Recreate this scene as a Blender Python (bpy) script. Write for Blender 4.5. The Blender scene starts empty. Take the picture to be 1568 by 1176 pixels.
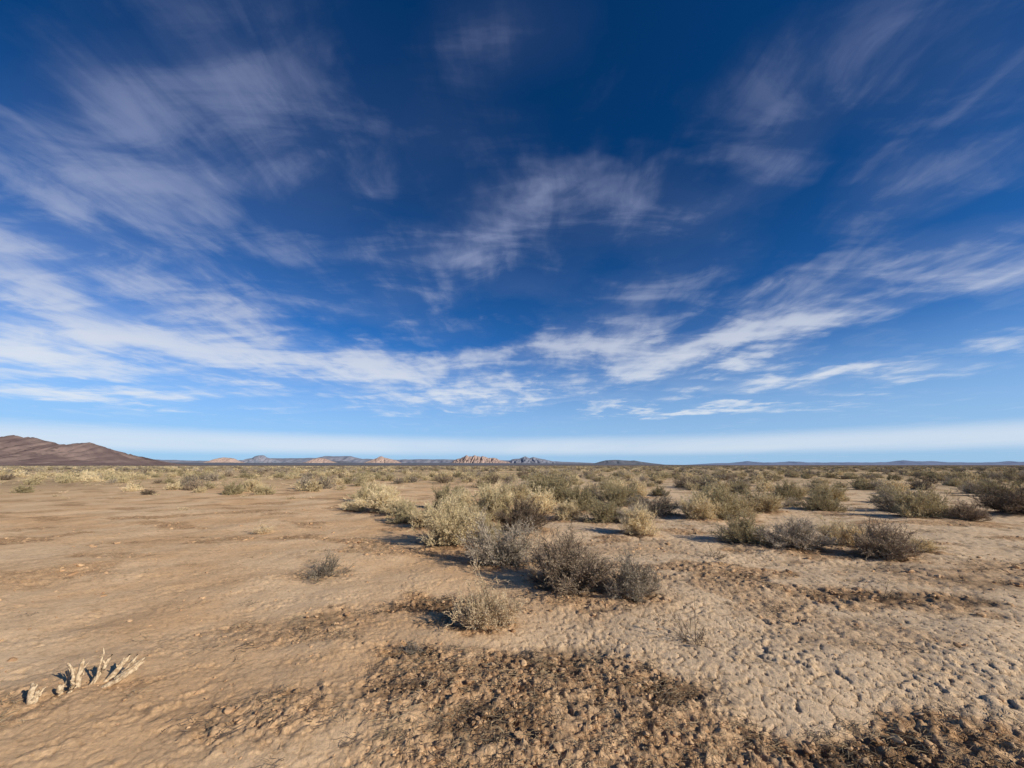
import bpy, math, numpy as np
from mathutils import Vector
rng=np.random.default_rng(7)
scene=bpy.context.scene
scene.view_settings.view_transform='Standard'
scene.view_settings.look='None'
scene.view_settings.exposure=0

# ------------------------------------------------------------------ noise
def _h(ix,iy,seed):
    h=(ix.astype(np.int64)*374761393+iy.astype(np.int64)*668265263+seed*974634777)&0xFFFFFFFF
    h=((h^(h>>13))*1274126177)&0xFFFFFFFF
    h=(h^(h>>16))&0xFFFFFFFF
    return h
def perlin(x,y,seed=0):
    x=np.asarray(x,float); y=np.asarray(y,float)
    ix=np.floor(x);iy=np.floor(y);fx=x-ix;fy=y-iy
    u=fx*fx*fx*(fx*(fx*6-15)+10);v=fy*fy*fy*(fy*(fy*6-15)+10)
    def g(a,b,dx,dy):
        an=_h(ix+a,iy+b,seed)/4294967296.0*2*np.pi
        return np.cos(an)*dx+np.sin(an)*dy
    n00=g(0,0,fx,fy);n10=g(1,0,fx-1,fy);n01=g(0,1,fx,fy-1);n11=g(1,1,fx-1,fy-1)
    return ((n00*(1-u)+n10*u)*(1-v)+(n01*(1-u)+n11*u)*v)*1.5
def fbm(x,y,o=4,seed=0,gain=.5):
    s=0;a=1.0;f=1.0
    for i in range(o):
        s=s+a*perlin(x*f+i*17.3,y*f-i*9.1,seed+i);a*=gain;f*=2.03
    return s
def worley(x,y,seed=0):
    """F1, F2 and a per-cell tilted-plate height"""
    ix=np.floor(x);iy=np.floor(y)
    f1=np.full(x.shape,9.);f2=np.full(x.shape,9.);pl=np.zeros(x.shape)
    for a in (-1,0,1):
        for b in (-1,0,1):
            cx=ix+a;cy=iy+b
            r1=_h(cx,cy,seed)/4294967296.0;r2=_h(cx,cy,seed+91)/4294967296.0
            px=cx+r1;py=cy+r2
            d=np.hypot(px-x,py-y)
            tx=_h(cx,cy,seed+7)/4294967296.0-.5;ty=_h(cx,cy,seed+13)/4294967296.0-.5;tz=_h(cx,cy,seed+19)/4294967296.0-.5
            p=tz*.8+(x-px)*tx*1.6+(y-py)*ty*1.6
            f2=np.minimum(f2,np.maximum(f1,d));pl=np.where(d<f1,p,pl);f1=np.minimum(f1,d)
    return f1,f2,pl
def sstep(a,b,x):
    t=np.clip((x-a)/(b-a),0,1);return t*t*(3-2*t)

# ------------------------------------------------------------------ layout (metres; y = away)
SHRUBS=[
(.69,5.25,1.08,.60,'brown'),(1.41,4.85,.62,.42,'grey'),(-.19,6.45,1.05,.66,'grey'),
(-1.15,7.8,1.15,.80,'straw'),(.24,9.3,1.05,.72,'brown'),(-.55,11.4,1.2,.9,'olive'),
(-2.75,10.7,.9,.5,'olive'),(-2.1,9.9,.8,.55,'straw'),(-4.1,13.0,1.4,.75,'straw'),(-5.3,13.6,.9,.35,'straw'),
(6.25,6.9,.85,.56,'brown'),(5.25,7.6,1.1,.48,'grey'),(4.55,8.1,.9,.5,'olive'),(6.35,7.9,.7,.48,'straw'),
(2.75,8.9,.75,.58,'straw'),(2.5,10.8,1.0,.58,'olive'),(3.2,10.4,.8,.45,'grey'),(5.2,11.2,1.0,.72,'straw'),(5.95,11.5,1.2,.85,'olive'),
(8.1,13.0,1.2,.7,'straw'),(4.3,12.2,1.3,.6,'grey'),(1.4,15.8,2.1,1.1,'olive'),(.2,15.0,1.3,.85,'straw'),
(11.7,11.6,1.3,.8,'olive'),(12.4,11.0,.9,.5,'brown'),(15.2,12.2,1.5,.7,'brown'),(6.9,12.3,1.0,.55,'straw'),
(-.9,9.2,.8,.55,'straw'),(-.55,8.1,.7,.45,'olive'),(3.9,14.5,1.3,.75,'olive'),(-1.7,12.6,1.1,.65,'straw'),(-2.3,14.2,1.2,.75,'olive'),(7.3,7.3,.5,.22,'straw'),
(-1.6,10.9,.9,.6,'olive'),(.9,12.4,1.1,.7,'straw'),(2.2,13.4,1.2,.75,'olive'),(1.5,11.2,.8,.5,'straw'),(7.0,14.0,1.3,.75,'olive'),(-3.3,12.0,.9,.5,'straw'),(-.6,13.4,1.2,.8,'straw'),
]
BROWN=[(.1,2.95,.95,.95),(-.55,3.35,.5,.7),(.75,3.1,.6,.85),(-.85,4.6,.5,1.),(-.35,4.2,.45,.9),(-2.1,4.0,.6,.6),(-1.75,4.4,.4,.6),
(.9,4.75,.9,.65),(3.9,5.0,.7,.85),(4.8,4.7,.6,.7),(1.9,2.4,.5,1.),(2.5,2.45,.5,.95),(-3.2,2.9,.5,.5),(-.9,3.5,.25,.9),(1.6,5.6,.7,.5),(-2.7,5.9,.45,.5),
(6.0,5.6,.8,.6),(7.5,6.0,1.0,.6),(2.3,7.6,1.0,.45),(-1.4,2.7,.4,.6),(5.3,3.7,.5,.5),(1.0,2.4,.7,.85),(.2,2.35,.8,.7),(3.3,3.9,.5,.45)]
DARK=[(-.95,4.62,.42,.7),(-.8,3.5,.17,1.),(1.05,2.95,.36,.8),(2.0,2.42,.38,.9),(2.45,2.3,.3,.85),(-1.95,4.3,.35,.4),(4.3,4.95,.5,.65),(5.1,4.8,.35,.6),(.15,3.25,.4,.45),(-.75,2.95,.25,.6),(6.3,5.3,.5,.5),(5.6,6.3,.5,.4),(.55,3.5,.25,.5),(-.1,2.55,.3,.45)]

def brown_mask(x,y):
    m=np.zeros_like(x)
    wx=x+.25*fbm(x*1.7,y*1.7,3,51);wy=y+.22*fbm(x*1.7,y*1.7,3,61)
    for (a,b,r,s) in BROWN:
        d=np.hypot((wx-a)/1.35,(wy-b)/.75)/r
        m=np.maximum(m,s*(1-sstep(.45,1.15,d)))
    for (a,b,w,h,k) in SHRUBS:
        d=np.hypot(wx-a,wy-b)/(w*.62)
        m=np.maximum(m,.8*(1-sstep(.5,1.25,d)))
    rr=np.hypot(x,y)
    n=fbm(x*.55,y*.9,4,71)
    m=np.maximum(m,sstep(.15,.55,n)*.8*sstep(3.5,8,rr+x*.35))
    return m
def dark_mask(x,y):
    m=np.zeros_like(x)
    wx=x+.16*fbm(x*3.5,y*3.5,4,52,.6);wy=y+.12*fbm(x*3.5,y*3.5,4,62,.6)
    for (a,b,r,s) in DARK:
        d=np.hypot((wx-a)/1.4,(wy-b)/.6)/r
        m=np.maximum(m,s*(1-sstep(.4,1.1,d)))
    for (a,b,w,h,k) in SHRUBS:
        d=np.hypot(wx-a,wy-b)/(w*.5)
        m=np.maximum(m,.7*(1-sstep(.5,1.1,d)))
    n=fbm(x*1.1,y*2.0,4,171)
    return np.maximum(m,.5*sstep(.35,.7,n)*sstep(2.,7,x+y*.3))

def gh(x,y):
    x=np.asarray(x,float);y=np.asarray(y,float)
    r=np.hypot(x,y)
    near=1-sstep(18,45,r)
    h=.05*fbm(x*.35,y*.35,3,1)*sstep(0,6,r+2)
    h=h+.012*fbm(x*1.3,y*1.3,3,5)*near
    for (a,b,w,hh,k) in SHRUBS:
        h=h+.06*w*np.exp(-((x-a)**2+(y-b)**2)/(w*.55)**2)
    h=h+.07*np.exp(-(((x-.1)/1.3)**2+((y-2.8)/.55)**2))
    return h

def mk_mesh(name,V,F,mats=(),mi=None,smooth=False,attrs=None):
    V=np.asarray(V,dtype=np.float32);F=np.asarray(F,dtype=np.int32);k=F.shape[1]
    me=bpy.data.meshes.new(name)
    me.vertices.add(len(V));me.vertices.foreach_set('co',V.ravel())
    me.loops.add(F.size);me.loops.foreach_set('vertex_index',F.ravel())
    me.polygons.add(len(F))
    me.polygons.foreach_set('loop_start',np.arange(0,F.size,k,dtype=np.int32))
    try: me.polygons.foreach_set('loop_total',np.full(len(F),k,dtype=np.int32))
    except Exception: pass
    for m in mats: me.materials.append(m)
    if mi is not None: me.polygons.foreach_set('material_index',np.asarray(mi,dtype=np.int32))
    me.polygons.foreach_set('use_smooth',np.full(len(F),smooth,dtype=bool))
    me.update(calc_edges=True)
    if attrs:
        for n,a in attrs.items():
            at=me.attributes.new(n,'FLOAT','POINT');at.data.foreach_set('value',np.asarray(a,dtype=np.float32))
    return me
def add_obj(name,me,loc=(0,0,0),coll=None):
    o=bpy.data.objects.new(name,me);o.location=loc
    (coll or scene.collection).objects.link(o);return o

class NT:
    def __init__(s,t): s.t=t;s.n=t.nodes;s.l=t.links
    def add(s,ty,**kw):
        n=s.n.new(ty)
        for k,v in kw.items(): setattr(n,k,v)
        return n
    def put(s,sock,v):
        if isinstance(v,bpy.types.NodeSocket): s.l.new(v,sock)
        elif v is not None: sock.default_value=v
    def math(s,op,a,b=None,c=None,clamp=False):
        n=s.add('ShaderNodeMath',operation=op,use_clamp=clamp)
        s.put(n.inputs[0],a);s.put(n.inputs[1],b)
        if c is not None:s.put(n.inputs[2],c)
        return n.outputs[0]
    def vmath(s,op,a,b=None,sc=None):
        n=s.add('ShaderNodeVectorMath',operation=op)
        s.put(n.inputs[0],a)
        if b is not None:s.put(n.inputs[1],b)
        if sc is not None:s.put(n.inputs['Scale'],sc)
        return n.outputs[0]
    def noise(s,vec,scale,detail=4,rough=.55,dist=0,col=False):
        n=s.add('ShaderNodeTexNoise');s.put(n.inputs['Vector'],vec)
        n.inputs['Scale'].default_value=scale;n.inputs['Detail'].default_value=detail
        n.inputs['Roughness'].default_value=rough;n.inputs['Distortion'].default_value=dist
        return n.outputs['Color' if col else 'Fac']
    def mr(s,v,a,b,c=0.,d=1.,smooth=True):
        n=s.add('ShaderNodeMapRange',interpolation_type='SMOOTHSTEP' if smooth else 'LINEAR')
        s.put(n.inputs[0],v);n.inputs[1].default_value=a;n.inputs[2].default_value=b
        s.put(n.inputs[3],c);s.put(n.inputs[4],d);return n.outputs[0]
    def mix(s,f,a,b,bt='MIX'):
        n=s.add('ShaderNodeMix',data_type='RGBA',blend_type=bt)
        s.put(n.inputs[0],f)
        s.put(n.inputs[6],a if not isinstance(a,tuple) else (*a[:3],1));s.put(n.inputs[7],b if not isinstance(b,tuple) else (*b[:3],1))
        return n.outputs[2]
def mat(name):
    m=bpy.data.materials.new(name);m.use_nodes=True;t=NT(m.node_tree)
    b=m.node_tree.nodes['Principled BSDF'];b.inputs['Roughness'].default_value=.95
    b.inputs['Specular IOR Level'].default_value=0.0
    return m,t,b

# ------------------------------------------------------------------ ground
def build_ground():
    rf=np.exp(np.arange(math.log(1.6),math.log(26),.0048))
    rn=np.array([.15,.4,.7,1.0,1.3])
    rr=np.exp(np.arange(math.log(26.3),math.log(40000),.045))
    R=np.concatenate([rn,rf,rr])
    a=np.concatenate([np.arange(-62,62,.16),np.arange(62,298,2.)])
    A=np.radians(a);nr,na=len(R),len(A)
    RR,AA=np.meshgrid(R,A,indexing='ij')
    X=(RR*np.sin(AA)).ravel();Y=(RR*np.cos(AA)).ravel();r=np.hypot(X,Y)
    bm=brown_mask(X,Y);dkm=dark_mask(X,Y)
    H=gh(X,Y)
    near=1-sstep(14,26,r)
    wx=X+.05*fbm(X*4,Y*4,2,21)+.010*fbm(X*16,Y*16,2,23);wy=Y+.05*fbm(X*4,Y*4,2,22)+.010*fbm(X*16,Y*16,2,24)
    f1,f2,p1=worley(wx*7.5,wy*8.5,3)
    g1,g2,p2=worley(wx*16,wy*18,8)
    q1,q2,p3=worley(wx*34,wy*34,28)
    right=sstep(-1.0,1.8,X+.9*fbm(X*.5,Y*.5,2,33))
    brk=sstep(-.15,.5,fbm(X*.8,Y*1.1,4,43))
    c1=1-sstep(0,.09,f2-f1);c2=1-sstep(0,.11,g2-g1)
    # flat mud plates, a few of them curled and tilted
    H=H+near*right*(1-.6*bm)*(-c1*.015+p1*.011*(.12+1.2*brk)+p2*.009*(.1+1.3*brk)-c2*.006*(.4+brk))
    n3=fbm(X*7,Y*7,4,81,.6)
    H=H+near*bm*(.018*n3+p2*.022+np.clip(.5-q1,0,1)*.018*sstep(-.1,.4,n3)+p3*.008)
    H=H-near*dkm*.03
    H=H+near*(.0022*fbm(X*18,Y*18,3,91,.6))
    lf=(1-right)
    lb=sstep(-.1,.5,fbm(X*1.2+Y*.5,Y*2.6-X*.9,4,46))
    H=H+near*lf*(.003*fbm(X*1.6+Y*.5,Y*5-X*1.5,3,95)+lb*(p2*.012+p3*.005)-c2*.004*sstep(-.3,.3,fbm(X,Y*1.5,3,48))-c1*.005)
    H=H*(1-sstep(200,1500,r))
    crack_shade=np.clip(c1*right+c2*.6*(.3+.7*brk)*right+lf*(c1*.5+c2*.5*lb),0,1)*near*(1-bm*.6)
    V=np.stack([X,Y,H],1)
    i=np.arange(nr-1)[:,None]*na;j=np.arange(na)[None];j2=(j+1)%na
    F=np.stack([(i+j).ravel(),(i+na+j).ravel(),(i+na+j2).ravel(),(i+j2).ravel()],1)[:,::-1]
    m,t,b=mat('desert_soil')
    geo=t.add('ShaderNodeNewGeometry').outputs['Position']
    at=lambda n:t.add('ShaderNodeAttribute',attribute_name=n).outputs['Fac']
    br=at('brown');rt=at('crust');dk=at('litter');ck=at('crack_shade')
    n1=t.noise(geo,.5,4,.6);n2=t.noise(geo,6,4,.65);n4=t.noise(geo,45,3,.7)
    col=t.mix(t.mr(n1,.35,.65),(.72,.455,.24),(.82,.57,.335))
    pale=t.mix(t.mr(n2,.35,.7),(.74,.535,.33),(.84,.65,.44))
    col=t.mix(t.math('MULTIPLY',rt,.8),col,pale)
    col=t.mix(t.mr(n2,.5,.75,0.,.5),col,(.58,.36,.18))
    bn=t.math('MULTIPLY',br,t.mr(n2,.3,.6,.5,1.1),clamp=True)
    bcol=t.mix(t.mr(n4,.35,.65),(.27,.15,.075),(.58,.36,.19))
    col=t.mix(bn,col,bcol)
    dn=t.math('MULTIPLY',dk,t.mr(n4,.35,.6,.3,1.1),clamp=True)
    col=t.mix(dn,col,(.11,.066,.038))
    col=t.mix(t.math('MULTIPLY',ck,.62),col,(.24,.145,.08))  # shade inside the cracks, painted into the soil colour
    col=t.mix(1.0,col,t.mr(n4,.25,.75,.84,1.10),'MULTIPLY')
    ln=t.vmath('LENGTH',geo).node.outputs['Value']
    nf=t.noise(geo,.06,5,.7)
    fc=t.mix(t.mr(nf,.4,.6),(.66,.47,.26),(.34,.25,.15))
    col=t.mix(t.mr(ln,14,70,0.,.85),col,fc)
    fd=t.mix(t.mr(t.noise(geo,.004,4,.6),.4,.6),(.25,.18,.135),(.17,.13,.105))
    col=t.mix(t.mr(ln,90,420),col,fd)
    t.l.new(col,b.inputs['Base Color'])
    v=t.add('ShaderNodeTexVoronoi',feature='DISTANCE_TO_EDGE');t.put(v.inputs['Vector'],geo);v.inputs['Scale'].default_value=30
    cr=t.math('MULTIPLY',t.mr(v.outputs['Distance'],0,.08),t.math('MULTIPLY_ADD',rt,.5,.4))
    hgt=t.math('ADD',t.math('MULTIPLY',cr,.0025),t.math('MULTIPLY',t.noise(geo,60,4,.75),.0065))
    bp=t.add('ShaderNodeBump');bp.inputs['Strength'].default_value=.8;bp.inputs['Distance'].default_value=1.0
    t.l.new(hgt,bp.inputs['Height']);t.l.new(bp.outputs[0],b.inputs['Normal'])
    me=mk_mesh('ground',V,F,[m],smooth=True,attrs={'brown':bm,'crust':right,'litter':dkm,'crack_shade':crack_shade})
    return add_obj('ground',me)
build_ground()

# ------------------------------------------------------------------ tubes
def tubes(P,Rd,sides=3,rg=None):
    N,K,_=P.shape
    T=np.gradient(P,axis=1);T/=np.linalg.norm(T,axis=2,keepdims=True)+1e-9
    ref=np.where(np.abs(T[...,2:3])>.9,np.array([1.,0,0]),np.array([0,0,1.]))
    A=np.cross(T,ref);A/=np.linalg.norm(A,axis=2,keepdims=True)+1e-9
    B=np.cross(T,A)
    th=np.arange(sides)*2*np.pi/sides
    V=P[:,:,None,:]+Rd[:,:,None,None]*(np.cos(th)[None,None,:,None]*A[:,:,None,:]+np.sin(th)[None,None,:,None]*B[:,:,None,:])
    V=V.reshape(-1,3)
    n=np.arange(N)[:,None,None]*K*sides;k=np.arange(K-1)[None,:,None]*sides;s=np.arange(sides)[None,None,:];s2=(s+1)%sides
    F=np.stack([(n+k+s).ravel(),(n+k+s2).ravel(),(n+k+sides+s2).ravel(),(n+k+sides+s).ravel()],1)
    return V,F
def unit(v): return v/(np.linalg.norm(v,axis=-1,keepdims=True)+1e-9)

def shrub_geo(seed,stems=60,ch=12,gc=8,leaves=4,twr=.0016,leaf=.014,asp=.62,flat=.15,str_=.007):
    g=np.random.default_rng(seed)
    az=g.uniform(0,2*np.pi,stems);el=np.arcsin(g.uniform(flat,1,stems)**.85)
    d=np.stack([np.cos(az)*np.cos(el),np.sin(az)*np.cos(el),np.sin(el)],1)
    lump=1+.28*np.sin(az*2+g.uniform(0,6))*np.cos(el)+.18*np.sin(az*5+el*4+g.uniform(0,6))+g.uniform(-.28,.18,stems)
    L=.43*lump/np.sqrt((np.cos(el))**2+(np.sin(el)/(asp*1.9))**2)
    base=np.stack([g.normal(0,.07,stems),g.normal(0,.07,stems),np.full(stems,-.03)],1)
    K=5;tt=np.linspace(0,1,K)[None,:,None]
    side=unit(np.cross(d,g.normal(0,1,(stems,3))))
    up=np.array([0,0,1.])
    P=base[:,None]+d[:,None]*L[:,None,None]*tt+side[:,None]*(L*g.uniform(-.18,.18,stems))[:,None,None]*np.sin(tt*3)+up*(L*.12)[:,None,None]*(tt**2-tt)*1.5
    R=np.linspace(str_,str_*.4,K)[None]*g.uniform(.7,1.2,(stems,1))
    V1,F1=tubes(P,R,4)
    def child(P,count,lo,hi,lmin,lmax,spread):
        N,K,_=P.shape;idx=np.repeat(np.arange(N),count);M=len(idx)
        t=g.uniform(lo,hi,M)*(K-1);i0=np.minimum(t.astype(int),K-2);f=(t-i0)[:,None]
        s=P[idx,i0]*(1-f)+P[idx,i0+1]*f
        pd=unit(P[idx,i0+1]-P[idx,i0])
        dd=unit(pd+g.normal(0,spread,(M,3))+up*.18)
        ln=g.uniform(lmin,lmax,M)
        s2=unit(np.cross(dd,g.normal(0,1,(M,3))))
        tk=np.linspace(0,1,3)[None,:,None]
        return s[:,None]+dd[:,None]*ln[:,None,None]*tk+s2[:,None]*(ln*.15)[:,None,None]*np.sin(tk*3.1)
    Q=child(P,ch,.3,1.0,.06,.20,.55)
    Q[...,2]=np.maximum(Q[...,2],.005)
    V2,F2=tubes(Q,np.broadcast_to(np.array([1.7,1.3,.8])*twr,(len(Q),3)),3)
    W=child(Q,gc,.15,1.0,.025,.085,.6)
    W[...,2]=np.maximum(W[...,2],.004)
    V3,F3=tubes(W[:,[0,2]],np.broadcast_to(np.array([1.,.6])*twr,(len(W),2)),3)
    Vs=[V1,V2,V3];Fs=[F1,F2+len(V1),F3+len(V1)+len(V2)]
    mi=[np.zeros(len(F1)),np.zeros(len(F2)),np.ones(len(F3))]
    n=len(V1)+len(V2)+len(V3)
    if leaves:
        idx=np.repeat(np.arange(len(W)),leaves);M=len(idx);f=g.uniform(.1,1.05,M)[:,None]
        c=W[idx,0]*(1-f)+W[idx,2]*f
        a=unit(unit(W[idx,2]-W[idx,0])+g.normal(0,.6,(M,3)));b=unit(np.cross(a,g.normal(0,1,(M,3))))
        s=(leaf*g.uniform(.6,1.3,M))[:,None]
        V4=np.stack([c,c+a*s*.5+b*s*.28,c+a*s,c+a*s*.5-b*s*.28],1).reshape(-1,3)
        F4=np.arange(M*4).reshape(-1,4)
        Vs.append(V4);Fs.append(F4+n);mi.append(np.ones(M)*1)
    V=np.concatenate(Vs);F=np.concatenate(Fs);mi=np.concatenate(mi)
    w=np.percentile(np.abs(V[:,:2]),98)*2
    V=V/w;V[:,2]*=asp/np.percentile(V[:,2],99.5)
    return V,F,mi

def leafmat(name,c1,c2,cs):
    out=[]
    for nm,(a,b2) in ((name+'_twig',cs),(name+'_leaf',(c1,c2))):
        m,t,b=mat(nm)
        oi=t.add('ShaderNodeObjectInfo').outputs['Random']
        tc=t.add('ShaderNodeTexCoord').outputs['Object']
        n=t.noise(tc,9,1,.6)
        f=t.math('ADD',t.math('MULTIPLY',t.mr(n,.3,.7),.6),t.math('MULTIPLY',oi,.4))
        col=t.mix(f,a,b2)
        col=t.mix(1.0,col,t.mr(oi,0,1,.72,1.15,False),'MULTIPLY')
        t.l.new(col,b.inputs['Base Color'])
        out.append(m)
    return out
MATS={
'straw':leafmat('straw',(.66,.52,.28),(.86,.71,.45),((.26,.19,.11),(.48,.37,.23))),
'olive':leafmat('olive',(.37,.31,.165),(.60,.49,.29),((.14,.10,.06),(.28,.22,.14))),
'grey':leafmat('grey',(.30,.25,.18),(.52,.43,.32),((.12,.095,.07),(.28,.225,.17))),
'brown':leafmat('brown',(.22,.16,.11),(.40,.31,.21),((.075,.053,.04),(.19,.14,.10))),
'dead':leafmat('dead',(.80,.60,.36),(.90,.74,.50),((.55,.40,.24),(.80,.63,.42))),
}
PROTO={}
def proto(key,kind,**kw):
    V,F,mi=shrub_geo(**kw);PROTO[key]=mk_mesh('shrub_mesh_'+key,V,F,MATS[kind],mi)
for q,k in enumerate(('straw','olive','grey','brown')):
    lv={'straw':4,'olive':5,'grey':3,'brown':2}[k]
    for v in range(2):
        proto(f'{k}{v}',k,seed=100+q*10+v,stems=66 if k!='brown' else 95,ch=12,gc=8,leaves=lv,leaf=.016)
        proto(f'{k}{v}_mid',k,seed=140+q*10+v,stems=40,ch=8,gc=4,leaves=max(2,lv-2),leaf=.036,twr=.003)

def place(name,key,x,y,w,h,rot,asp=.62,sx=1):
    o=add_obj(name,PROTO[key],(x,y,float(gh(x,y))-.01))
    o.scale=(w*sx,w,h/asp);o.rotation_euler=(0,0,rot);return o
NM={'straw':'saltbush','olive':'creosote_shrub','grey':'sagebrush','brown':'burrobush'}
for i,(x,y,w,h,k) in enumerate(SHRUBS):
    place(NM[k],f'{k}{i%2}',x,y,w,h,rng.uniform(0,6.28))

proto('pale','dead',seed=301,stems=95,ch=12,gc=5,leaves=1,leaf=.02,asp=.95,twr=.0032)
proto('sparse','grey',seed=302,stems=34,ch=8,gc=5,leaves=1,leaf=.012,asp=.5,twr=.0022)
proto('twiggy','brown',seed=303,stems=16,ch=6,gc=4,leaves=0,asp=.9,twr=.003)
place('dry_grass_shrub','pale',-.27,4.03,.52,.48,1.0,.95)
place('sparse_shrub','sparse',-2.6,5.8,.68,.30,.4,.5)
place('twig_plant','twiggy',1.58,3.74,.34,.30,2.,.9)
place('twig_plant','twiggy',4.35,4.9,.35,.14,1.,.9)
place('twig_plant','twiggy',3.35,6.9,.45,.2,4.,.9)
place('dead_tuft','sparse',-.80,3.5,.2,.1,1.4,.5)
place('dry_grass_tuft','pale',-5.7,9.3,.42,.26,2.4,.95)

def scatter(name,meshes,P,rot,scl,idx):
    coll=bpy.data.collections.new(name+'_parts')
    for i,me in enumerate(meshes): coll.objects.link(bpy.data.objects.new(f'{name}_part_{i:02d}',me))
    me=bpy.data.meshes.new(name);me.vertices.add(len(P));me.vertices.foreach_set('co',np.asarray(P,np.float32).ravel())
    for n,a in (('rot',rot),('scl',scl)):
        at=me.attributes.new(n,'FLOAT_VECTOR','POINT');at.data.foreach_set('vector',np.asarray(a,np.float32).ravel())
    at=me.attributes.new('idx','INT','POINT');at.data.foreach_set('value',np.asarray(idx,np.int32))
    me.update();o=add_obj(name,me)
    ng=bpy.data.node_groups.new(name,'GeometryNodeTree')
    ng.interface.new_socket('Geometry',in_out='INPUT',socket_type='NodeSocketGeometry')
    ng.interface.new_socket('Geometry',in_out='OUTPUT',socket_type='NodeSocketGeometry')
    N=ng.nodes;L=ng.links
    gi=N.new('NodeGroupInput');go=N.new('NodeGroupOutput');ip=N.new('GeometryNodeInstanceOnPoints');ci=N.new('GeometryNodeCollectionInfo')
    ci.inputs['Collection'].default_value=coll;ci.inputs['Separate Children'].default_value=True;ci.inputs['Reset Children'].default_value=True
    def na(n,dt):
        a=N.new('GeometryNodeInputNamedAttribute');a.data_type=dt;a.inputs['Name'].default_value=n
        return a.outputs[0]
    er=N.new('FunctionNodeEulerToRotation');L.new(na('rot','FLOAT_VECTOR'),er.inputs[0])
    L.new(gi.outputs[0],ip.inputs['Points']);L.new(ci.outputs[0],ip.inputs['Instance']);ip.inputs['Pick Instance'].default_value=True
    L.new(na('idx','INT'),ip.inputs['Instance Index']);L.new(er.outputs[0],ip.inputs['Rotation']);L.new(na('scl','FLOAT_VECTOR'),ip.inputs['Scale'])
    L.new(ip.outputs[0],go.inputs[0])
    md=o.modifiers.new('scatter','NODES');md.node_group=ng
    return o

def field(ymin,ymax,dens,seed,wlo,whi):
    g=np.random.default_rng(seed)
    n=int(dens*(ymax-ymin)*(ymax+ymin)*1.6)
    y=np.sqrt(g.uniform(ymin**2,ymax**2,n));x=g.uniform(-1.6,1.6,n)*y
    lim=np.interp(x/y,[-1.6,-1.0,-.5,-.3,.0,.3,.8,1.6],[20,21,20,16,14,13,13,11.5])
    lim=lim+3*fbm(x*.15,y*.15,2,5)
    cl=fbm(x*.12,y*.12,3,77)
    left=(1-sstep(-.7,.1,x/y))
    keep=(y>lim)&(g.uniform(0,1,n)<np.clip(.65+cl*1.1-left*.25*(1-sstep(25,60,y)),.08,1))
    for (a,b,w,h,k) in SHRUBS: keep&=np.hypot(x-a,y-b)>w*.7
    x=x[keep];y=y[keep];n=len(x)
    w=g.uniform(wlo,whi,n)*g.uniform(.7,1.1,n)
    h=np.minimum(w*g.uniform(.62,1.0,n),1.05)
    return x,y,w,h,g
keys=['straw0','straw1','olive0','olive1','grey0','grey1','brown0','brown1']
def kind(x,y,g):
    cn=fbm(x*.08,y*.08,2,15)+x/y*.2
    u=g.uniform(0,1,len(x))+cn*.35
    return np.where(u<.36,g.integers(0,2,len(x)),np.where(u<.74,g.integers(2,4,len(x)),np.where(u<.93,g.integers(4,6,len(x)),g.integers(6,8,len(x)))))
for nm,a,b_,dn,sd,sfx in (('shrub_field',11,23,.30,11,''),('shrub_field',23,62,.28,13,'_mid')):
    x,y,w,h,g=field(a,b_,dn,sd,.6,1.5)
    rot=np.stack([g.uniform(-.08,.08,len(x)),g.uniform(-.08,.08,len(x)),g.uniform(0,6.28,len(x))],1)
    scatter(nm,[PROTO[k+sfx] for k in keys],np.stack([x,y,gh(x,y)-.02],1),rot,np.stack([w,w,h/.8],1),kind(x,y,g))
low=[]
for q,k in enumerate(('straw','olive','grey')):
    V,F,mi=shrub_geo(seed=500+q,stems=20,ch=5,gc=2,leaves=2,leaf=.085,twr=.008,asp=.62)
    low.append(mk_mesh('shrub_low_'+k,V,F,MATS[k],mi))
x,y,w,h,g=field(60,420,.045,12,1.0,2.4)
idx=g.choice([0,1,1,2,2],len(x))
rot=np.stack([x*0,x*0,g.uniform(0,6.28,len(x))],1)
scatter('distant_shrub_field',low,np.stack([x,y,gh(x,y)*(1-sstep(200,1500,np.hypot(x,y)))-.02],1),rot,np.stack([w,w,np.minimum(h,.95)/.62*.85],1),idx)
tuft=[]
for q in range(3):
    V,F,mi=shrub_geo(seed=600+q,stems=18,ch=4,gc=2,leaves=1,leaf=.05,twr=.006,asp=.5)
    tuft.append(mk_mesh(f'tuft_{q}',V,F,MATS['straw' if q<2 else 'dead'],mi))
g=np.random.default_rng(21);n=10000
y=np.sqrt(g.uniform(8**2,75**2,n));x=g.uniform(-1.5,1.5,n)*y
nn=fbm(x*.35,y*.35,3,99)
k=(g.uniform(0,1,n)<np.clip(.18+nn*.9,0,.9)*np.clip((y-9+x*.25)/14,.0,1));x=x[k];y=y[k]
w=g.uniform(.15,.5,len(x))
scatter('dry_grass_tufts',tuft,np.stack([x,y,gh(x,y)-.01],1),np.stack([x*0,x*0,g.uniform(0,6.28,len(x))],1),np.stack([w,w,w*g.uniform(.4,.9,len(x))],1),g.integers(0,3,len(x)))

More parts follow.
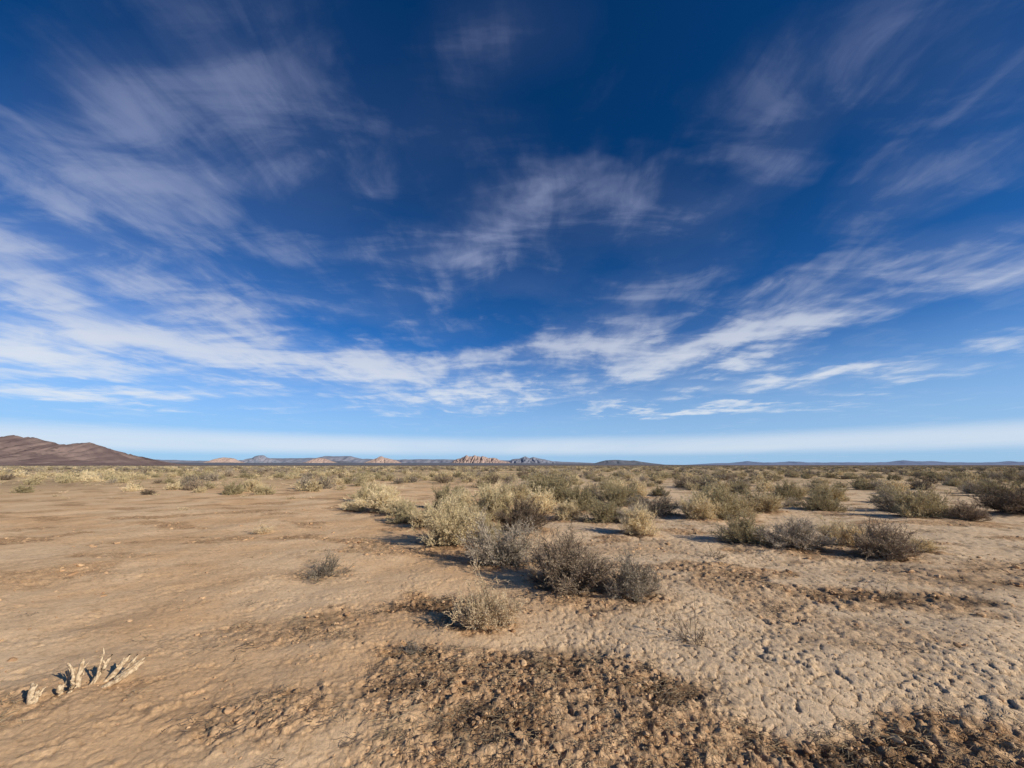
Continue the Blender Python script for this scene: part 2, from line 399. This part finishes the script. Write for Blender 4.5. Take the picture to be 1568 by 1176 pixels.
# ------------------------------------------------------------------ clods and litter
def clod(seed):
    import bmesh
    bm=bmesh.new();bmesh.ops.create_icosphere(bm,subdivisions=2,radius=1)
    g=np.random.default_rng(seed);ax=g.normal(0,1,(9,3));ax=unit(ax);c=g.uniform(.55,.9,9)
    for v in bm.verts:
        p=np.array(v.co)
        for a,cc in zip(ax,c):
            dd=p@a
            if dd>cc:p=p-a*(dd-cc)
        p=p*(1+.08*g.normal());v.co=(p[0],p[1],p[2]*.6)
    me=bpy.data.meshes.new('clod');bm.to_mesh(me);bm.free()
    return me
m,t,b=mat('soil_clod')
oi=t.add('ShaderNodeObjectInfo').outputs['Random']
t.l.new(t.mix(oi,(.38,.225,.12),(.64,.42,.235)),b.inputs['Base Color'])
cl=[clod(i) for i in range(5)]
for c in cl:c.materials.append(m)
g=np.random.default_rng(31);n=50000
r=np.exp(g.uniform(math.log(1.9),math.log(16),n));a=g.uniform(-1.05,1.05,n)
x=r*np.sin(a);y=r*np.cos(a)
bmk=brown_mask(x,y);nn=fbm(x*2.5,y*2.5,3,123)
k=g.uniform(0,1,n)<np.clip(.01+bmk*.35+nn*.3+.03*(x>0),0.01,.7)
x=x[k];y=y[k];n=len(x);bmk=bmk[k]
s=np.exp(g.normal(math.log(.0045),.7,n))*(1+1.0*bmk);s=np.minimum(s,.034)*np.clip(np.hypot(x,y)/5,.8,1.6)
scatter('soil_clods',cl,np.stack([x,y,gh(x,y)+.000],1),np.stack([g.uniform(-.4,.4,n),g.uniform(-.4,.4,n),g.uniform(0,6.28,n)],1),np.stack([s*g.uniform(.8,1.5,n),s,s],1),g.integers(0,5,n))
lit=[]
for q in range(4):
    gg=np.random.default_rng(700+q);N=14
    p0=np.stack([gg.normal(0,.05,N),gg.normal(0,.05,N),gg.uniform(.001,.008,N)],1)
    d=unit(np.stack([gg.normal(0,1,N),gg.normal(0,1,N),gg.normal(0,.15,N)],1))*gg.uniform(.02,.09,N)[:,None]
    P=np.stack([p0,p0+d*.5+gg.normal(0,.005,(N,3)),p0+d],1)
    V,F=tubes(P,np.broadcast_to(np.array([.0016,.0012,.0007]),(N,3)),4)
    lit.append(mk_mesh(f'litter_{q}',V,F,[MATS['straw' if q%2 else 'brown'][0]]))
n=11000;r=np.exp(g.uniform(math.log(1.9),math.log(13),n));a=g.uniform(-1.05,1.05,n)
x=r*np.sin(a);y=r*np.cos(a);bmk=np.maximum(brown_mask(x,y)*.8,dark_mask(x,y))
k=g.uniform(0,1,n)<bmk**1.5*.6+.008;x=x[k];y=y[k];n=len(x);s=g.uniform(.5,1.3,n)
scatter('dry_twig_litter',lit,np.stack([x,y,gh(x,y)+.006],1),np.stack([x*0,x*0,g.uniform(0,6.28,n)],1),np.stack([s,s,s],1),g.integers(0,4,n))

# ------------------------------------------------------------------ bleached dead branch stump
m,t,b=mat('bleached_wood')
tc=t.add('ShaderNodeTexCoord').outputs['Object']
nz=t.noise(tc,55,4,.65)
t.l.new(t.mix(t.mr(nz,.35,.65),(.36,.25,.15),(.70,.55,.36)),b.inputs['Base Color'])
bp=t.add('ShaderNodeBump');bp.inputs['Distance'].default_value=.006;t.l.new(nz,bp.inputs['Height']);t.l.new(bp.outputs[0],b.inputs['Normal'])
def stubs(name,loc,L):
    g=np.random.default_rng(5);Vs=[];Fs=[];o=0
    def tube(a,c,r,K=9,bend=.07):
        nonlocal o
        tt=np.linspace(0,1,K)
        sd=unit(np.cross(c-a,g.normal(0,1,3)));ln=np.linalg.norm(c-a)
        P=a+(c-a)*tt[:,None]+sd*ln*bend*np.sin(tt*3.1)[:,None]+g.normal(0,.0025,(K,3))
        R=r*(1.2-.35*tt)*g.uniform(.85,1.15,K);R[-1]*=.5
        V,F=tubes(P[None],R[None],8)
        V=V+g.normal(0,r*.07,V.shape)
        Vs.append(V);Fs.append(F+o);o+=len(V)
        return P
    for (a,c,r) in L:
        P=tube(np.array(a,float),np.array(c,float),r*1.2)
        for q in range(2):
            p=P[int(g.integers(3,7))];ln=g.uniform(.03,.07)
            d=unit(unit(np.array(c,float)-np.array(a,float))+g.normal(0,.6,3));d[2]=abs(d[2])
            tube(p,p+d*ln,r*.5,5,.05)
    me=mk_mesh(name,np.concatenate(Vs),np.concatenate(Fs),[m],smooth=True)
    return add_obj(name,me,(loc[0],loc[1],float(gh(loc[0],loc[1]))))
stubs('dead_branch_stump',(-2.97,3.0),[
((-.06,-.04,-.04),(-.055,-.07,.06),.015),((-.02,.02,-.04),(-.035,.04,.17),.012),((-.03,0,-.04),(-.12,.02,.15),.008),
((-.14,.06,-.04),(-.17,.08,.11),.007),((.02,.03,-.04),(.10,.10,.17),.010),((.06,.08,-.04),(.17,.16,.14),.014),
((.045,.05,-.03),(.055,.07,.22),.005),((.11,.0,-.03),(.34,.10,.13),.014),((.13,.04,-.03),(.25,.14,.15),.009),((.20,.05,.04),(.36,.08,.16),.007),((.0,-.04,-.04),(.03,-.06,.07),.012)])
stubs('dead_branch_stump',(-3.08,2.83),[((0,0,-.03),(-.07,.05,.10),.015),((.01,.01,-.02),(.0,.03,.07),.012)])

# ------------------------------------------------------------------ hills
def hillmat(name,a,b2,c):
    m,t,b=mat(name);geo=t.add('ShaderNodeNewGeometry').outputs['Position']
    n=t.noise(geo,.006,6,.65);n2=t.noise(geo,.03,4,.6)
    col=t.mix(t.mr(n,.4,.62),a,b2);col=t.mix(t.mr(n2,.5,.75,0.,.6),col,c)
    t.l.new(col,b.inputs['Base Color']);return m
def hill(name,Y,prof,depth,mt,rough=.25,seed=0,ns=260,fine=1.,hv=.10):
    px=np.array([p[0] for p in prof]);ph=np.array([p[1] for p in prof])
    xs=np.linspace(px[0],px[-1],ns);ys=np.linspace(-1,1,41)
    XX,TT=np.meshgrid(xs,ys,indexing='ij')
    S=XX*40*fine
    prf=np.interp(XX,px,ph)
    prf=prf*(1+hv*fbm(S,TT*0+seed,4,seed))
    rid=1-np.abs(fbm(S*1.3,TT*2.2,4,seed+3))*1.2
    fall=np.clip(1-np.abs(TT)**1.15,0,1)
    Z=prf*Y*fall*(1-rough*np.clip(np.abs(TT)*2.2,0,1)*(1-rid))
    X=XX*Y;Yy=Y+TT*depth+0*X
    V=np.stack([X.ravel(),Yy.ravel(),(Z-2).ravel()],1)
    na=len(ys);i=np.arange(ns-1)[:,None]*na;j=np.arange(na-1)[None]
    F=np.stack([(i+j).ravel(),(i+na+j).ravel(),(i+na+j+1).ravel(),(i+j+1).ravel()],1)
    return add_obj(name,mk_mesh(name,V,F,[mt],smooth=True))
hm_red=hillmat('brown_hill_rock',(.17,.12,.11),(.25,.18,.155),(.13,.10,.10))
hm_pink=hillmat('pink_granite',(.42,.30,.25),(.48,.355,.29),(.34,.26,.235))
hm_blue=hillmat('hazy_rock',(.22,.24,.29),(.27,.265,.30),(.30,.265,.28))  # blue of the aerial haze is put into the rock colour
hm_dark=hillmat('mesa_basalt',(.15,.165,.19),(.19,.19,.21),(.22,.195,.19))
hm_far=hillmat('far_hazy_rock',(.21,.26,.37),(.25,.29,.39),(.23,.27,.37))  # stronger distance haze, likewise painted as bluer base colour
hill('desert_hill',2500,[(-2.4,0),(-2.1,.04),(-1.8,.06),(-1.5,.07),(-1.30,.074),(-1.235,.071),(-1.2,.060),(-1.16,.052),(-1.12,.056),(-1.09,.057),(-1.05,.045),(-1.01,.022),(-.975,.008),(-.93,.002),(-.90,0)],600,hm_red,.7,1,400,1.)
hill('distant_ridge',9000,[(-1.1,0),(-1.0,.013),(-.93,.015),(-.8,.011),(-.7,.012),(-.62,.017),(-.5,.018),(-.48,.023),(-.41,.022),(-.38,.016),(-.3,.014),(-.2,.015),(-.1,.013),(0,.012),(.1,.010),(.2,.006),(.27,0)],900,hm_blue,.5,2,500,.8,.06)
pk=[[(-.79,0),(-.77,.010),(-.755,.017),(-.735,.020),(-.71,.017),(-.695,.01),(-.67,0)],
[(-.545,0),(-.52,.010),(-.505,.016),(-.49,.019),(-.475,.016),(-.455,.009),(-.43,0)],
[(-.385,0),(-.37,.009),(-.345,.018),(-.334,.023),(-.32,.018),(-.295,.012),(-.27,.0)],
[(-.165,0),(-.145,.014),(-.128,.019),(-.115,.025),(-.104,.021),(-.095,.025),(-.082,.0215),(-.07,.022),(-.058,.018),(-.045,.019),(-.03,.013),(-.01,.008),(.02,0)]]
for i,p in enumerate(pk): hill('granite_peak',6000,p,350,hm_pink,.6,10+i,160,3.5,.06)
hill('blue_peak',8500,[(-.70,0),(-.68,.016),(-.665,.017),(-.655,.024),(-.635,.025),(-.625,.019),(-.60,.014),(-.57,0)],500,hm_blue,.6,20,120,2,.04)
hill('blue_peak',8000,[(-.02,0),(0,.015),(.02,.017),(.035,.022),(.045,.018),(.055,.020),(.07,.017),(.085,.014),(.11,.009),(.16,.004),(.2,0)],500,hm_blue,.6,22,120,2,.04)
hill('dark_mesa',6500,[(-.5,0),(-.46,.010),(-.42,.010),(-.38,0)],400,hm_dark,.4,23,80)
hill('dark_mesa',6500,[(.19,0),(.225,.009),(.24,.0125),(.265,.0135),(.30,.0115),(.31,.012),(.35,.006),(.385,.002),(.41,0)],400,hm_dark,.4,24,120,1.,.04)
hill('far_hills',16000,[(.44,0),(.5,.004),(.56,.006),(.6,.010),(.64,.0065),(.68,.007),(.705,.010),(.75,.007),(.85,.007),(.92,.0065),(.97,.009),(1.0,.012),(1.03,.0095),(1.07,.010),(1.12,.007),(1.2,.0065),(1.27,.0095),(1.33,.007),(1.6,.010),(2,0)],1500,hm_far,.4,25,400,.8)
hill('low_bajada',5200,[(-1.3,0),(-1.0,.006),(-.8,.007),(-.5,.006),(-.2,.006),(.1,.005),(.3,.003),(.5,0)],900,hm_dark,.2,26,200,.3)

# ------------------------------------------------------------------ sun + sky
ELEV=24.5;AZ=123.3
to=Vector((math.sin(math.radians(AZ))*math.cos(math.radians(ELEV)),math.cos(math.radians(AZ))*math.cos(math.radians(ELEV)),math.sin(math.radians(ELEV))))
sl=bpy.data.lights.new('sun','SUN');sl.energy=5.0;sl.angle=math.radians(.5);sl.color=(1,.93,.81)
so=bpy.data.objects.new('sun',sl);so.rotation_euler=to.to_track_quat('Z','Y').to_euler();scene.collection.objects.link(so)

w=bpy.data.worlds.new('World');scene.world=w;w.use_nodes=True
try: w.cycles.sampling_method='NONE'
except Exception as e: print(e)
t=NT(w.node_tree);bg=w.node_tree.nodes['Background']
sky=t.add('ShaderNodeTexSky',sky_type='NISHITA');sky.sun_disc=False
sky.sun_elevation=math.radians(ELEV);sky.sun_rotation=math.radians(AZ);sky.altitude=900;sky.air_density=1.;sky.dust_density=.3;sky.ozone_density=2.
d=t.add('ShaderNodeTexCoord').outputs['Generated']
sp=t.add('ShaderNodeSeparateXYZ');t.l.new(d,sp.inputs[0]);X,Y,Z=sp.outputs
tint=t.mix(t.mr(Z,.05,.6,smooth=False),(.38,.98,1.75),(.04,.47,.98))
skc=t.mix(1.0,sky.outputs[0],tint,'MULTIPLY')
hz=t.math('SUBTRACT',1.0,t.mr(Z,0.0,.32))
skc=t.mix(t.math('MULTIPLY',hz,.82),skc,(5.0,7.6,11.0))
zc=t.math('ADD',t.math('MAXIMUM',Z,0.0),.06)
cp=t.add('ShaderNodeCombineXYZ');t.l.new(t.math('DIVIDE',X,zc),cp.inputs[0]);t.l.new(t.math('DIVIDE',Y,zc),cp.inputs[1])
plane=cp.outputs[0]
ya=t.math('MAXIMUM',Y,.05)
pq=t.add('ShaderNodeCombineXYZ');t.l.new(t.math('DIVIDE',X,ya),pq.inputs[0]);t.l.new(t.math('DIVIDE',Z,ya),pq.inputs[1])
wn=t.vmath('SUBTRACT',t.noise(plane,1.2,5,.6,col=True),(.5,.5,.5))
wn=t.vmath('MULTIPLY',wn,(.80,.42,0))
wn=t.vmath('SCALE',wn,sc=t.mr(Z,0,.5,.22,1.,False))
pv=t.vmath('ADD',pq.outputs[0],wn)
BL=[(-1.25,.71,.8,.6,0,.42),(-1.32,.47,.7,.2,-8,.42),(-.98,.315,.6,.08,-8,.8),(-.69,.36,.45,.065,-12,.65),(-.39,.26,.45,.07,-5,.8),
(-1.13,.19,.65,.035,-2,.85),(-1.38,.3,.35,.07,0,.6),(-.27,.59,.26,.1,0,.48),(.03,.70,.36,.17,26,.58),(.17,.825,.16,.09,20,.42),
(.06,.315,.45,.065,8,.7),(-.08,.18,.45,.03,0,.9),(.47,.315,.42,.075,10,.9),(.835,.49,.5,.10,22,.48),(.81,.235,.45,.04,4,1.05),
(.745,.372,.6,.06,14,.55),(.43,.735,.26,.13,25,.45),(.76,.89,.4,.1,38,.34),(1.14,.8,.3,.12,20,.34),(1.34,.61,.36,.10,12,.42),
(1.37,.51,.3,.06,12,.42),(1.51,1.29,.7,.3,45,.30),(-.03,1.42,.34,.28,0,.30),(1.0,1.23,.5,.25,35,.22),(-.7,.94,.25,.5,20,.24),
(-.27,.9,.4,.35,0,.22),(.46,.145,.45,.016,0,.75),(.34,.45,.35,.12,30,.38),(1.32,.32,.2,.022,5,.45),(-1.04,1.13,.8,.5,0,.20),(-.2,.14,.5,.016,0,.45),(-.4,.45,.3,.07,-10,.33),(0,.48,.25,.06,10,.28)]
tot=None
for (a,b_,ww,hh,an,am) in BL:
    mp=t.add('ShaderNodeMapping',vector_type='TEXTURE');t.l.new(pv,mp.inputs[0])
    mp.inputs['Location'].default_value=(a,b_,0);mp.inputs['Rotation'].default_value=(0,0,math.radians(an));mp.inputs['Scale'].default_value=(ww*1.1,hh*1.15,1)
    gr=t.add('ShaderNodeTexGradient',gradient_type='SPHERICAL');t.l.new(mp.outputs[0],gr.inputs[0])
    tot=t.math('MULTIPLY_ADD',gr.outputs['Fac'],am*1.25,tot if tot is not None else 0.0)
def pm(rz,sc):
    mp=t.add('ShaderNodeMapping');mp.inputs['Rotation'].default_value=(0,0,math.radians(rz));mp.inputs['Scale'].default_value=sc;t.l.new(plane,mp.inputs[0]);return mp.outputs[0]
s1=t.noise(pm(-14,(2.2,.9,1)),1.0,7,.55,.5)
s2=t.noise(pm(35,(1.5,2.8,1)),1.3,7,.57,.7)
s4=t.noise(pm(-22,(7,2.4,1)),1.1,5,.58,.9)
tex=t.math('ADD',t.math('MULTIPLY',t.mr(s1,.32,.70),.58),t.math('MULTIPLY',t.mr(s2,.35,.69),.5))
tex=t.math('MULTIPLY',tex,t.mr(s4,.3,.7,.78,1.15))
wisp=t.mr(t.math('MULTIPLY_ADD',tot,.42,tex),.36,1.35)
den=t.math('MULTIPLY',tot,t.math('MULTIPLY_ADD',wisp,1.6,.16))
den=t.math('ADD',den,t.math('MULTIPLY',t.mr(tex,.5,1.1),.06))
# thin stratus strip near the horizon
hb=t.math('MULTIPLY',t.mr(Z,.018,.040),t.math('SUBTRACT',1.0,t.mr(Z,.048,.078)))
hb=t.math('MULTIPLY',hb,t.mr(t.noise(pm(0,(.35,.12,1)),.6,3,.5),.3,.6,.30,.85))
den=t.math('ADD',den,hb)
al=t.math('MULTIPLY',t.math('SUBTRACT',1.0,t.math('POWER',2.718,t.math('MULTIPLY',den,-1.2))),t.mr(Z,.1,.75,.95,.66),clamp=True)
cc=t.mix(t.mr(Z,.05,.6),(10.6,11.2,11.9),(4.8,5.5,8.2))
col=t.mix(al,skc,cc)
t.l.new(col,bg.inputs[0]);bg.inputs[1].default_value=.075

# ------------------------------------------------------------------ camera
cd=bpy.data.cameras.new('camera');cd.sensor_width=36;cd.lens=13.52;cd.clip_start=.05;cd.clip_end=90000
co=bpy.data.objects.new('camera',cd);co.location=(0,0,1.5);co.rotation_euler=(math.radians(90+11.9),0,0);scene.collection.objects.link(co);scene.camera=co
